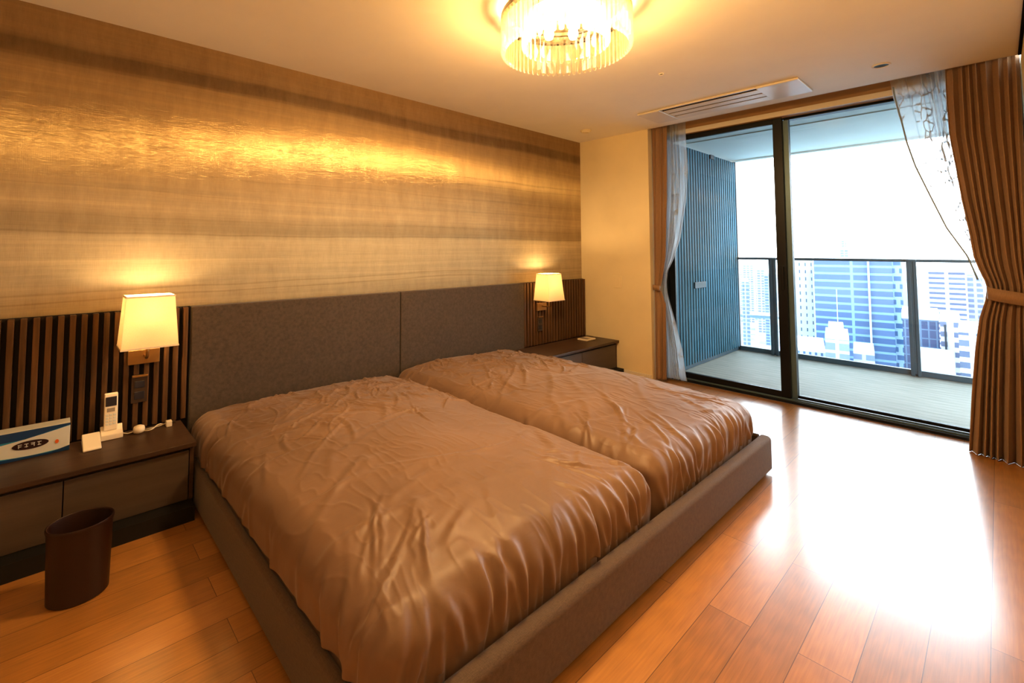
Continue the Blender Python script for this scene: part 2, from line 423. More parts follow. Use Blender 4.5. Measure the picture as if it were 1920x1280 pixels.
B(4.784, 4.799, 1.166, 1.212, .036, 2.43).build('interlock_strip', M['greyal'], o)

# ================================================================== BALCONY
structure(B(4.90, 6.80, -2.2, 2.40, -.16, -.005).build('balcony_floor', M['deck']), 'grey decking boards on the balcony floor', 'floor')
structure(MB().box(4.90, 6.80, -2.2, 2.36, 2.475, 2.70).box(5.235, 5.25, -2.2, 2.26, 2.466, 2.474).box(6.72, 6.80, -2.2, 2.36, 2.455, 2.475).build('balcony_ceiling', M['soffit']), 'pale grey balcony soffit with a thin joint', 'ceiling')
structure(B(4.92, 6.80, -2.32, -2.2, -.16, 2.70).build('wall_balcony_far', M['soffit']), 'pale side wall at the far right end of the balcony', 'wall')
pr = root('balcony_partition', (5.8, 2.28, 0), 'slate blue vertically ribbed partition panel at left end of balcony', 'partition')
MB().box(4.905, 6.80, 2.2685, 2.33, .035, 2.45).build('backing_panel', M['find'], pr)
m = MB(); x = 4.92
while x < 6.76:
    m.box(x, x + .038, 2.262, 2.268, .04, 2.445); x += .069
m.build('rib_cladding', M['fins'], pr)
MB().box(6.76, 6.80, 2.255, 2.335, -.005, 2.455).box(4.906, 4.93, 2.25, 2.335, .0, 2.455).build('edge_post', M['find'], pr, .003)
MB().box(4.93, 6.76, 2.268, 2.332, .0, .036).build('bottom_rail', M['rail'], pr)
MB().box(5.42, 5.72, 2.25, 2.264, .86, .93).build('dark_plate', M['black'], pr, .003)  # small dark plate on the partition
MB().box(5.95, 6.06, 2.25, 2.30, 2.40, 2.45).build('bracket', M['find'], pr, .003)
rl = root('balcony_railing', (6.75, .6, 0), 'grey steel and glass railing along the balcony edge', 'railing')
MB().box(6.735, 6.785, -2.2, 2.25, 1.168, 1.198).build('top_rail', M['rail'], rl, .004)
MB().box(6.735, 6.785, -2.2, 2.25, .0, .055).build('bottom_rail', M['rail'], rl, .004)
for yy in (-1.9, -.65, .60, 1.85):
    MB().box(6.70, 6.73, yy - .035, yy - .008, 0, 1.175).box(6.70, 6.73, yy + .012, yy + .042, 0, 1.182).box(6.705, 6.72, yy - .01, yy + .014, 0.02, 1.18).box(6.70, 6.736, yy - .035, yy + .042, 1.17, 1.198).build('post', M['rail'], rl, .003)
yy = [-2.19, -1.9, -.65, .60, 1.85, 2.245]
for a, b in zip(yy[:-1], yy[1:]):
    B(6.757, 6.767, a + .03, b - .03, .055, 1.175).build('glass_panel', M['rglass'], rl)

# ================================================================== HEADBOARD AND SLATS
YS = 3.043
hb = root('headboard', (2.016, YW - .03, .345), 'wide charcoal brown upholstered headboard of two panels behind the bed', 'headboard')
B(.600, 2.0125, YS - .005, YW - .0015, .02, .972).build('upholstered_panel', M['board'], hb, .007, seg=3)
B(2.0195, 3.438, YS - .005, YW - .0015, .02, .972).build('upholstered_panel', M['board'], hb, .007, seg=3)
def slats(x0, x1, label):
    r = root('slatted_panel', ((x0 + x1) / 2, YW, .35), label, 'wall panel')
    B(x0, x1, YW - .02, YW - .0015, .02, .972).build('backing_board', M['slatback'], r)
    m = MB(); p = .0438; n = int((x1 - x0) / p)
    p = (x1 - x0) / n
    for k in range(n):
        a = x0 + k * p + .006
        m.box(a, a + p - .020, YS, YW - .02, .352, .970)
    m.build('wood_slats', M['slat'], r, .0025, seg=1)
slats(-1.15, .598, 'dark walnut vertical slat panel left of the headboard above long cabinet')
slats(3.440, XB - .003, 'dark walnut vertical slat panel between headboard and beige wall')

# ================================================================== BEDSIDE CABINETS
def cabinet(x0, x1, seams, label, name='bedside_cabinet', yb=0):
    r = root(name, ((x0 + x1) / 2, 2.85, 0), label, 'cabinet')
    B(x0, x1, 2.645, YS - .007, .328, .35).build('top_board', M['stand'], r, .002)
    B(x0 + .01, x1 - .01, 2.59, YS - .007, .0, .07).build('plinth', M['dark'], r)
    B(x0 + .004, x1 - .004, 2.69, YS - .007, .07, .327).build('carcass', M['stand'], r)
    B(x0 + .004, x0 + .022, 2.672, 2.69, .07, .327).build('side_panel', M['stand'], r)
    B(x1 - .022, x1 - .004, 2.672, 2.69, .07, .327).build('side_panel', M['stand'], r)
    xs = [x0 + .024] + seams + [x1 - .024]
    for a, b in zip(xs[:-1], xs[1:]):
        B(a + .002, b - .002, 2.67, 2.689, .072, .308).build('drawer_front', M['drawer'], r, .002)
    return r
cabinet(-1.15, .558, [-.52, .06], 'long low dark brown floating cabinet under left wall lamp')
cabinet(3.225, XB - .004, [3.85], 'low dark brown bedside cabinet between bed and beige wall')

# ================================================================== BED
bed = root('bed_frame', (1.885, 2.0, 0), 'low taupe fabric platform bed frame holding two mattresses', 'bed frame')
def rail(pts_in, name):
    return None
def rail_profile(w, h=.205, r=.022):
    pts = [(0, .02)]
    for k in range(7):
        a = pi - k * pi / 12; pts.append((r + r * math.cos(a), h - r + r * math.sin(a)))
    for k in range(7):
        a = pi / 2 - k * pi / 12; pts.append((w - r + r * math.cos(a), h - r + r * math.sin(a)))
    pts.append((w, .02)); return pts
def foot():
    x0, x1 = .570, 3.20
    pr_ = rail_profile(.062); pr_o = [(.917 + a, z) for a, z in pr_]
    m = MB().prism(pr_o, 'x', x0, x1)
    m.build('foot_rail', M['frame'], bed, .006, seg=2)
foot()
MB().prism([(.570 + a, z) for a, z in rail_profile(.034, r=.016)], 'y', .980, 3.035).build('side_rail', M['frame'], bed, 0, smooth='auto')
MB().prism([(3.20 - a, z) for a, z in rail_profile(.034, r=.016)], 'y', .980, 3.035).build('side_rail', M['frame'], bed, 0, smooth='auto')
B(.606, 3.164, .981, 3.035, .05, .095).build('slat_base', M['slatback'], bed)
B(.60, 3.17, .945, 3.03, .0, .019).build('plinth', M['dark'], bed)

def mattress(name, x0, x1, y0, y1, z0, ztop, crown, seed, label, xlim=(0, 9), skew=0.0):
    nx, ny, nz = 300, 400, 64
    R_ = .085
    cx, cy, cz = (x0 + x1) / 2, (y0 + y1) / 2, (z0 + ztop) / 2
    a, b, c = (x1 - x0) / 2, (y1 - y0) / 2, (ztop - z0) / 2
    V = []; F = []; idx = {}
    def vid(i, j, k):
        key = (i, j, k)
        if key not in idx:
            idx[key] = len(V); V.append((i / nx * 2 - 1, j / ny * 2 - 1, k / nz * 2 - 1))
        return idx[key]
    for i in range(nx):
        for j in range(ny):
            F.append((vid(i, j, nz), vid(i + 1, j, nz), vid(i + 1, j + 1, nz), vid(i, j + 1, nz)))
    for k in range(nz):
        for i in range(nx):
            F.append((vid(i, 0, k), vid(i + 1, 0, k), vid(i + 1, 0, k + 1), vid(i, 0, k + 1)))
            F.append((vid(i + 1, ny, k), vid(i, ny, k), vid(i, ny, k + 1), vid(i + 1, ny, k + 1)))
        for j in range(ny):
            F.append((vid(0, j + 1, k), vid(0, j, k), vid(0, j, k + 1), vid(0, j + 1, k + 1)))
            F.append((vid(nx, j, k), vid(nx, j + 1, k), vid(nx, j + 1, k + 1), vid(nx, j, k + 1)))
    V = np.array(V)
    # concentrate grid lines toward the rounded rims
    P = np.stack([V[:, 0] * a, V[:, 1] * b, V[:, 2] * c], 1)
    inn = np.array([a - R_, b - R_, c - R_])
    Q = np.clip(P, -inn, inn); D = P - Q; L = np.linalg.norm(D, axis=1, keepdims=True); L[L == 0] = 1
    N = D / L
    lowmask = (P[:, 2] < -inn[2])
    Dl = D.copy(); Dl[lowmask, 2] = 0
    Ll = np.linalg.norm(Dl, axis=1, keepdims=True); Ll[Ll == 0] = 1
    N[lowmask] = (Dl / Ll)[lowmask]
    S = Q + R_ * N
    S[lowmask, 2] = P[lowmask, 2]
    u = S[:, 0] / a; v = S[:, 1] / b
    X = S[:, 0] + cx; Y = S[:, 1] + cy; Zr = S[:, 2]
    up = np.clip(N[:, 2], 0, 1); side = 1 - up
    top_t = sstep(-.6, 1, Zr / c)
    # crown of the filling
    cr = crown * (1 - np.abs(u) ** 2.2) * (1 - np.abs(v) ** 3.0) ** .8
    S[:, 2] += np.nan_to_num(cr) * sstep(0, 1, up)
    # upper body bulges over rails
    bul = .012 * np.sin(np.clip((Zr / c + 1) / 2, 0, 1) * pi)
    S[:, 0] += N[:, 0] * bul; S[:, 1] += N[:, 1] * bul * .5
    n1, n2, n3, n4, n5 = [VN(seed + i) for i in range(5)]
    # distance (m) to foot end, measured over the edge
    dfoot = (S[:, 1] + b)
    hgt = Zr + c                                     # height above mattress bottom
    disp = np.zeros(len(S))
    rs = np.random.RandomState(seed)
    footface = sstep(.0, .9, -N[:, 1]); sideface = sstep(0, .9, np.abs(N[:, 0]))
    def fold(d): return np.exp(-d * d) - .55 * np.exp(-((d - 1.7) / 1.1) ** 2)
    # pleats pulled tight over the foot edge, running up onto the top
    sfoot = hgt + np.maximum(0, dfoot) * up
    sm = sstep(.30, .02, dfoot) * (1 - .7 * sideface)
    xs = x0 + .03
    while xs < x1 - .02:
        m_ = rs.uniform(-.35, .35); Lf = rs.uniform(.26, .50); am = rs.uniform(.006, .017); w0 = rs.uniform(.008, .016); bd = rs.uniform(-.6, .6)
        lowb = rs.choice([0, 0, .12])
        xc = xs + m_ * (sfoot - .2) + bd * (sfoot - .2) ** 2
        w_ = w0 * (.7 + 1.6 * np.clip(sfoot / Lf, 0, 1))
        disp += am * fold((X - xc) / w_) * sstep(Lf, Lf * .45, sfoot) * sstep(lowb, lowb + .05, hgt + .02) * sm
        xs += rs.uniform(.014, .060)
    # hanging folds on both long sides, denser at the corners
    for sgn in (-1, 1):
        msk0 = sstep(0, .6, sgn * N[:, 0])
        ss = hgt + (a - np.abs(S[:, 0])) * up
        for _ in range(30):
            yc0 = y0 + (rs.beta(.6, 1.3) if rs.rand() < .7 else rs.uniform(.75, 1)) * (y1 - y0)
            m_ = rs.uniform(-.5, .5); Lf = rs.uniform(.2, .45); am = rs.uniform(.003, .011); w0 = rs.uniform(.010, .026)
            disp += am * fold((Y - yc0 - m_ * (ss - .15)) / w0) * sstep(Lf, Lf * .4, ss) * sstep(0, .3, msk0 + .3 * up)* (1 - footface) * (sgn * S[:, 0] > a * .55)
    # single creases across the top
    def stroke(cx_, cy_, th, ln, w0, am, bend):
        c_, s_ = math.cos(th), math.sin(th)
        al = (X - cx_) * c_ + (Y - cy_) * s_; pe = -(X - cx_) * s_ + (Y - cy_) * c_
        pe = pe - bend * al * al
        k = np.abs(al) < ln; out = np.zeros(len(S))
        out[k] = am * fold(pe[k] / w0) * (1 - (al[k] / ln) ** 2) ** 1.5
        return out
    for _ in range(150):        # crumpled band near the head
        disp += up * stroke(rs.uniform(x0 + .08, x1 - .05), y1 - .10 - .95 * rs.beta(1.1, 1.6), rs.choice([rs.uniform(-.5, .5), rs.uniform(.5, 1.5), rs.uniform(-1.5, -.4)]),
                            rs.uniform(.05, .24), rs.uniform(.005, .014), rs.uniform(.003, .0095), rs.uniform(-2.2, 2.2))
    for _ in range(30):        # long faint pulls over the middle
        disp += up * stroke(rs.uniform(x0 + .1, x1 - .1), rs.uniform(y0 + .15, y1 - .6), rs.uniform(-.4, 1.1), rs.uniform(.15, .5), rs.uniform(.012, .03), rs.uniform(.002, .006), rs.uniform(-.8, .8))
    for _ in range(26):        # tension folds fanning inward from the foot corners
        q = rs.choice([0, 1]); th = rs.uniform(.35, 1.25); 
        px_ = (x0 + rs.uniform(.05, .45)) if q == 0 else (x1 - rs.uniform(.04, .45)); 
        disp += up * stroke(px_, y0 + rs.uniform(.08, .40), th if q == 0 else pi - th, rs.uniform(.08, .26), rs.uniform(.007, .016), rs.uniform(.002, .0065), rs.uniform(-1.2, 1.2))
    disp += .0022 * (ridge(n4(X * 30 + 3 * n1(X * 5, Y * 5), Y * 12), 3) - .2) * up
    # broad unevenness
    S[:, 2] += (.022 * (n1(X * 1.7 + 3, Y * 1.7) - .5) + .012 * (n4(X * 4, Y * 4) - .5)) * up
    S = S + N * disp[:, None]
    S[:, 0] += cx + skew * (S[:, 1] / b); S[:, 1] += cy; S[:, 2] += cz
    lo = S[:, 2] < .214
    S[lo, 0] = np.clip(S[lo, 0], .607, 3.163); S[lo, 1] = np.maximum(S[lo, 1], .9815)
    S[:, 0] = np.clip(S[:, 0], xlim[0], xlim[1]); S[:, 2] = np.maximum(S[:, 2], .0965); S[:, 1] = np.minimum(S[:, 1], 3.034)
    me = bpy.data.meshes.new(name)
    me.vertices.add(len(S)); me.vertices.foreach_set('co', S.astype(np.float32).ravel())
    me.loops.add(len(F) * 4); me.polygons.add(len(F))
    me.loops.foreach_set('vertex_index', np.array(F).ravel())
    me.polygons.foreach_set('loop_start', np.arange(len(F)) * 4)
    me.polygons.foreach_set('use_smooth', np.ones(len(F), bool))
    me.update(calc_edges=True); me.validate()
    me.materials.append(M['satin'])
    o = bpy.data.objects.new(name, me); COL.objects.link(o)
    return tag(o, label, 'mattress', 'mattresses in brown satin covers')
mattress('covered_mattress', .608, 1.935, .992, 3.028, .10, .380, .078, 11, 'nearer mattress in creased brown satin cover beside the long cabinet', (0, 1.942))
mattress('covered_mattress', 1.952, 3.160, .992, 3.028, .10, .400, .058, 47, 'mattress in creased brown satin cover on the window side of the bed', (1.944, 9))

# ================================================================== WALL LAMPS
def sconce(cx, label):
    r = root('wall_lamp', (cx, YS, .73), label, 'wall lamp')
    def ring(x0, x1, y0, y1, z): return [(x0, y0, z), (x1, y0, z), (x1, y1, z), (x0, y1, z)]
    m = MB()
    bo = (cx - .1225, cx + .1225, 2.84, 3.028); to = (cx - .105, cx + .105, 2.868, 3.005)
    m.loft([ring(*bo, .800), ring(*to, 1.058)], False, False)
    sh = m.build('lamp_shade', M['shade'], r)
    so = sh.modifiers.new('s', 'SOLIDIFY'); so.thickness = .002; so.offset = 0
    for rg, z in ((bo, .800), (to, 1.055)):
        e = MB(); x0, x1, y0, y1 = rg; t = .0025
        e.box(x0 - t, x1 + t, y0 - t, y0 + t, z - .002, z + .006).box(x0 - t, x1 + t, y1 - t, y1 + t, z - .002, z + .006)
        e.box(x0 - t, x0 + t, y0, y1, z - .002, z + .006).box(x1 - t, x1 + t, y0, y1, z - .002, z + .006)
        e.build('trim_band', M['white'], sh)
    B(cx - .075, cx + .068, YS - .022, YS - .001, .69, .765).build('back_plate', M['brass'], r, .003)
    MB().tube([(cx, YS - .02, .735), (cx, 2.95, .735), (cx, 2.935, .745), (cx, 2.935, .83)], .008).build('arm', M['brass'], r, smooth=True)
    MB().lathe(cx, 2.935, [(.016, .825), (.018, .83), (.018, .92), (.013, .925)], 16, cap0=True, cap1=True).build('socket', M['brass'], r, smooth='auto')
    MB().lathe(cx, 2.935, [(.010, .925), (.020, .945), (.024, .965), (.020, .985), (.008, .995)], 16, cap0=True, cap1=True).build('bulb', m_emit('lamp bulb', (1, .82, .5), 14), r, smooth=True)
    light('bulb_light', (cx, 2.938, 1.022), 9.5, .02, r, (1, .66, .30))
    return r
sconce(.380, 'lit wall lamp with cream shade above cordless phone')
sconce(3.690, 'lit wall lamp with cream shade beside the beige wall')

def outlet(cx, label):
    r = root('switch_plate', (cx, YS, .55), label, 'switch')
    B(cx - .036, cx + .036, YS - .010, YS - .001, .487, .62).build('plate', M['plate'], r, .002)
    B(cx - .022, cx + .022, YS - .014, YS - .010, .565, .60).build('rocker', M['screen'], r, .002)
    B(cx - .022, cx + .022, YS - .014, YS - .010, .505, .545).build('socket_insert', M['screen'], r, .002)
    B(cx - .034, cx + .036, YS - .020, YS - .001, .622, .632).build('ledge', M['brass'], r, .001)
outlet(.362, 'dark brown switch plate on slats below the left wall lamp')
outlet(3.672, 'dark brown switch plate on slats below the wall lamp near beige wall')
sp = root('wall_switch', (XB, 2.648, .957), 'beige blank switch plate on the beige wall', 'switch')
B(XB - .006, XB, 2.60, 2.70, .895, 1.02).build('plate', M['plaster'], sp, .002)
B(XB - .009, XB - .006, 2.625, 2.675, .915, 1.0).build('rocker', M['plaster'], sp, .0015)

# ================================================================== THINGS ON THE CABINETS
T = .3502
ph = root('cordless_phone', (.245, 2.98, T), 'ivory cordless phone standing upright in its charging cradle', 'phone')
MB().prism([(2.945, T), (3.015, T), (3.015, T + .05), (3.0, T + .06), (2.975, T + .035), (2.945, T + .028)], 'x', .200, .290).build('cradle', M['white'], ph, .004)
def hs(y, z):  # leaning slightly back
    return y + (z - .39) * .12, z
p0 = [hs(2.972, .39), hs(2.994, .39), hs(2.994, .568), hs(2.972, .568)]
h = MB().prism(p0, 'x', .212, .268).build('handset', M['white'], ph, .005, seg=3)
def onface(x0, x1, z0, z1, mat, nm, d=.0022):
    a = hs(2.9715, z0); b_ = hs(2.9715, z1)
    MB().prism([(a[0] - d, z0), (a[0], z0), (b_[0], z1), (b_[0] - d, z1)], 'x', x0, x1).build(nm, mat, h, .0005)
onface(.2175, .2625, .507, .552, M['screen'], 'display')
onface(.224, .256, .480, .498, M['grey'], 'navigation_key')
for r_ in range(4):
    for c_ in range(3):
        onface(.2195 + c_ * .0148, .2305 + c_ * .0148, .460 - r_ * .0145, .469 - r_ * .0145, M['carton'], 'key', .0018)
bx = root('clock_base', (.162, 2.92, T), 'small ivory wedge shaped device lying in front of the phone', 'device')
MB().prism([(2.845, T), (2.99, T), (2.99, T + .042), (2.865, T + .018), (2.845, T + .010)], 'x', .128, .198).build('body', M['white'], bx, .004)
B(.132, .194, 2.9905, 2.9955, T + .012, T + .038).build('rear_strip', M['screen'], bx)
ad = root('power_adapter', (.355, 2.965, T), 'round ivory power adapter with curling cable beside the phone', 'adapter')
MB().lathe(.358, 2.962, [(.012, T), (.024, T + .006), (.027, T + .02), (.023, T + .034), (.010, T + .040)], 24, cap0=True, cap1=True).build('plug_body', M['white'], ad, smooth=True)
pts = []
for k in range(41):
    s = k / 40; pts.append((.375 + .115 * s, 2.965 - .045 * math.sin(s * 2 * pi) * (1 - .2 * s), T + .006 + .020 * (1 - s) * math.sin(s * pi) + .022 * max(0, s - .85) / .15))
MB().tube(pts, .0028).build('cable', M['cable'], ad, smooth=True)
MB().tube([(.292, 2.985, T + .010), (.312, 2.975, T + .005), (.334, 2.965, T + .012)], .0028).build('cable', M['cable'], ad, smooth=True)
MB().tube([(.385, 2.985, T + .004), (.43, 2.99, T + .004), (.47, 3.0, T + .004)], .0025).build('cable', M['cable'], ad, smooth=True)
B(.478, .505, 2.955, 2.985, T + .0, T + .030).build('plug', M['white'], ad, .003)
B(.508, .53, 3.0, 3.02, T, T + .012).build('desk_socket', M['plate'], ad, .002)

def carton():
    x0, x1, y0, y1, z0, z1 = -.235, .082, 2.935, 3.02, T, T + .128
    r = root('tissue_carton', (-.08, 2.97, T), 'blue and white printed carton standing on left end of long cabinet', 'box')
    B(x0, x1, y0, y1, z0, z1).build('carton', M['carton'], r, .002)
    yf = y0 - .0006
    def sheet(curve_lo, curve_hi, mat, nm, n=24, yy=yf):
        m = MB(); vs = []
        for k in range(n + 1):
            s = k / n; x = x0 + (x1 - x0) * s
            vs += [(x, yy, z0 + max(0.001, curve_lo(s))), (x, yy, z0 + min(.127, max(curve_hi(s), curve_lo(s) + .0005, .0015)))]
        m.add(vs, [(2 * k, 2 * k + 2, 2 * k + 3, 2 * k + 1) for k in range(n)]); m.build(nm, mat, r)
    sheet(lambda s: .088 + .03 * max(0, s - .5) * 2, lambda s: .127, M['navy'], 'printed_wave', yy=yf)
    sheet(lambda s: .074 + .042 * s ** 1.5, lambda s: .088 + .03 * max(0, s - .5) * 2, M['teal'], 'printed_wave', yy=yf - .0002)
    sheet(lambda s: .001, lambda s: .030 - .028 * math.sin(pi * min(1, s * 1.0)) * .4 - .012 * s, M['teal'], 'printed_wave', yy=yf)
    sheet(lambda s: .001, lambda s: .016 - .008 * s + .02 * max(0, s - .8) * 4, M['navy'], 'printed_wave', yy=yf - .0003)
    el = [(-.055 + .062 * math.cos(t_ * pi / 18), T + .061 + .019 * math.sin(t_ * pi / 18)) for t_ in range(36)]
    MB().prism(el, 'y', yf - .0012, yf - .0004).build('label_oval', M['maroon'], r)
    g = MB(); yy = yf - .0018
    def st(x, z, w_, h_): g.box(x, x + w_, yy, yy + .0005, z, z + h_)
    zc = T + .052
    for i, gx in enumerate((-.098, -.076, -.054, -.032)):        # four small white glyph marks
        st(gx, zc + .014, .014, .003); st(gx + (.002, .006, .010, .004)[i], zc, .003, .016)
        st(gx + .001, zc + (.006, .002, .008, .001)[i], .012, .003)
    g.build('lettering', M['carton'], r)
    MB().prism([(.036 + .007 * math.cos(t_ * pi / 8), T + .052 + .009 * math.sin(t_ * pi / 8)) for t_ in range(16)], 'y', yf - .0012, yf - .0004).build('printed_spot', M['orange'], r)
carton()
rm = root('remote_control', (4.26, 2.90, T), 'slim ivory remote control lying on the bedside cabinet by beige wall', 'remote')
MB().box(4.17, 4.33, 2.83, 2.95, T, T + .016).build('body', M['white'], rm, .004)
B(4.19, 4.25, 2.845, 2.935, T + .016, T + .0175).build('display', M['grey'], rm, .0005)

# waste bin
bn = root('waste_bin', (.108, 2.335, 0), 'dark brown oval waste bin on the floor before long cabinet', 'bin')
MB().lathe(.108, 2.335, [(.090, .001), (.094, .004), (.1, .262), (.102, .268), (.100, .272), (.097, .270), (.095, .262), (.089, .012), (.0, .010)], 56, 1.0, .82, cap0=True).build('shell', M['bin'], bn, smooth='auto')
MB().lathe(.108, 2.335, [(.1025, .258), (.1035, .262), (.1035, .268), (.1025, .271)], 56, 1.0, .82).build('rim', M['bin'], bn, smooth=True)

# ================================================================== CEILING FITTINGS
CX, CY, CR = 1.88, 1.38, .31
ch = root('crystal_chandelier', (CX, CY, H), 'round flush crystal rod chandelier glowing on the ceiling', 'chandelier')
MB().lathe(CX, CY, [(0, H - .001), (.27, H - .001), (.275, H - .02), (.25, H - .028), (0, H - .028)], 64).build('ceiling_plate', M['plate2'], ch, smooth='auto')
def band(r0, r1, z0, z1): return MB().lathe(CX, CY, [(r0, z0), (r1, z0), (r1, z1), (r0, z1), (r0, z0)], 64)
band(CR - .018, CR + .008, H - .062, H - .040).build('outer_ring', M['chrome'], ch, smooth='auto')
band(.192, .212, H - .062, H - .045).build('inner_ring', M['chrome'], ch, smooth='auto')
for k in range(4):
    a = k * pi / 2 + .4
    MB().tube([(CX + .1 * math.cos(a), CY + .1 * math.sin(a), H - .03), (CX + (CR - .01) * math.cos(a), CY + (CR - .01) * math.sin(a), H - .05)], .006).build('spoke', M['chrome'], ch)
def rod_mesh(w, h_):
    pts = [(w * .5 * math.cos(a), w * .5 * math.sin(a)) for a in (0, 2.2, 4.083)]
    m = MB().loft([[(x * .5, y * .5, -h_) for x, y in pts], [(x, y, -h_ + .010) for x, y in pts], [(x, y, 0) for x, y in pts]])
    return m
proto_o = rod_mesh(.030, .178).build('crystal_rod', M['crystal'], None)
proto_i = rod_mesh(.030, .150).build('crystal_rod', M['crystal'], None)
def place_rods(proto, n, rad, z):
    for k in range(n):
        a = 2 * pi * k / n
        o = proto if k == 0 else proto.copy()
        if k: COL.objects.link(o)
        o.location = (CX + rad * math.cos(a), CY + rad * math.sin(a), z); o.rotation_euler = (0, 0, a)
        attach(o, ch)
place_rods(proto_o, 66, CR - .005, H - .062)
place_rods(proto_i, 34, .202, H - .062)
for k in range(6):
    a = 2 * pi * k / 6 + .3
    bxx, byy = CX + .125 * math.cos(a), CY + .125 * math.sin(a)
    b_ = MB().lathe(bxx, byy, [(.008, H - .030), (.012, H - .05), (.024, H - .075), (.026, H - .095), (.018, H - .118), (.004, H - .124)], 16, cap0=True, cap1=True).build('bulb', M['bulb'], ch, smooth=True)
    light('bulb_light', (bxx, byy, H - .195), 23.5, .03, ch, WARM)

el_ = root('added_fill_lamp', (-.5, -.6, H), 'added round fill lamp in the entrance corner behind the viewpoint', 'fill lamp')  # unseen lamp added behind the camera as warm fill light
MB().lathe(-.5, -.6, [(0, H - .07), (.12, H - .065), (.17, H - .04), (.18, H - .001)], 32).build('diffuser', m_emit('fill diffuser', (1, .66, .32), 3), el_, smooth=True)
light('bulb_light', (-.5, -.6, H - .16), 20, .12, el_, WARM)

ac = root('ceiling_air_conditioner', (4.1, 1.5, H), 'white recessed air conditioner strip in ceiling beside the window', 'air conditioner')
AX0, AX1, AY0, AY1 = 3.90, 4.30, .88, 2.09
B(AX0, AX1, AY0, AY0 + .27, H - .018, H - .0005).build('end_panel', M['ac'], ac, .006, seg=2)
B(AX0, AX1, AY1 - .20, AY1, H - .018, H - .0005).build('end_panel', M['ac'], ac, .006, seg=2)
B(AX0, AX0 + .02, AY0 + .27, AY1 - .20, H - .014, H - .0005).build('edge_frame', M['ac'], ac, .002)
B(AX0 + .02, AX1, AY0 + .27, AY1 - .20, H - .0025, H - .0006).build('air_slot', M['slot'], ac)  # flat black sheet standing in for the shaded slot depth
for (a, b_, dz) in ((3.975, 4.055, .010), (4.09, 4.165, .010), (4.20, 4.30, .012)):
    MB().prism([(a, H - .0045), (a + .002, H - .009), (b_, H - .013), (b_, H - .008)], 'y', AY0 + .272, AY1 - .202).build('louver', M['ac'], ac, .001)
def disc(name, x, y, r, mat_in, label, cat, rim=M['paint']):
    q = root(name, (x, y, H), label, cat)
    MB().lathe(x, y, [(r * .78, H - .0008), (r * .82, H - .006), (r, H - .005), (r * 1.02, H - .0006)], 32).build('rim', rim, q, smooth=True)
    MB().lathe(x, y, [(0, H - .0016), (r * .8, H - .0016)], 32).build('lens', mat_in, q)
    return q
disc('downlight', 4.074, .463, .048, M['dark'], 'small unlit black recessed downlight in ceiling near right curtain', 'downlight')
disc('ceiling_sensor', 3.124, 1.489, .018, M['slot'], 'tiny dark round sensor on ceiling between chandelier and air conditioner', 'sensor')
q = root('smoke_detector', (4.05, 2.73, H), 'flat round beige smoke detector on ceiling over the beige wall', 'detector')
MB().lathe(4.05, 2.73, [(0, H - .024), (.035, H - .024), (.045, H - .012), (.055, H - .010), (.055, H - .0005)], 32).build('housing', M['plaster'], q, smooth='auto')

# ================================================================== CURTAINS
def interp(tab, z):
    tab = sorted(tab)
    if z <= tab[0][0]: return tab[0][1]
    for (a, va), (b, vb) in zip(tab, tab[1:]):
        if z <= b:
            t = (z - a) / (b - a); return va + (vb - va) * t
    return tab[-1][1]
def drape(name, mat, parent, edge, far, xin, xfar, amp, pleats, z0, z1, seed, rows=110, per=14, drift=.25, thick=0):
    """edge/far: tables z->y of the free and the wall-side edge; xin/xfar: z->x at those edges"""
    rnd = np.random.RandomState(seed); ph = rnd.rand(pleats + 3) * 1.0
    V = []; n = pleats * per
    for r in range(rows + 1):
        z = z0 + (z1 - z0) * r / rows
        e, f, xa, xb, am = interp(edge, z), interp(far, z), interp(xin, z), interp(xfar, z), interp(amp, z)
        for k in range(n + 1):
            u = k / n
            uu = u + drift / pleats * math.sin(2 * pi * u * 1.7 + seed) + .10 / pleats * math.sin(z * 2.1 + u * 9 + seed)
            i = int(u * pleats); loc = .65 + .5 * ph[i] * (1 - (u * pleats - i)) + .5 * ph[i + 1] * (u * pleats - i)
            s = math.sin(2 * pi * pleats * uu); s = math.copysign(abs(s) ** .8, s)
            fade = min(1, (1 - 0) * (k / per) * 1.5 + .12) if k < per else 1
            y = e + (f - e) * u + (.28 * (f - e) / pleats) * math.sin(4 * pi * pleats * uu) * .5
            V.append((xa + (xb - xa) * u + am * s * loc * fade, y, z))
    F = [(r * (n + 1) + k, r * (n + 1) + k + 1, (r + 1) * (n + 1) + k + 1, (r + 1) * (n + 1) + k) for r in range(rows) for k in range(n)]
    me = bpy.data.meshes.new(name); me.from_pydata(V, [], F); me.materials.append(mat)
    for p in me.polygons: p.use_smooth = True
    o = bpy.data.objects.new(name, me); COL.objects.link(o)
    if thick:
        s_ = o.modifiers.new('s', 'SOLIDIFY'); s_.thickness = thick
    if parent: attach(o, parent)
    return o
cr_ = root('curtain', (4.5, 0, 0), 'full length brown curtain tied back beside the right wall', 'curtain')
edge = [(.0015, .177), (.378, .147), (.666, .120), (.856, .096), (.974, .066), (1.057, .056), (1.09, .062), (1.195, .093), (1.257, .107), (1.41, .122), (1.629, .150), (1.856, .172), (2.062, .193), (2.36, .199), (2.56, .198)]
far = [(0, -.112), (2.56, -.130)]
drape('drape', M['curtain'], cr_, edge, far, [(0, 4.48), (1.0, 4.50), (2.56, 4.56)], [(0, 4.40), (1.0, 4.46), (2.56, 4.56)],
      [(0, .042), (.6, .034), (.95, .018), (1.1, .018), (1.5, .026), (2.4, .022), (2.56, .012)], 8, .0015, 2.56, 3, thick=.002)
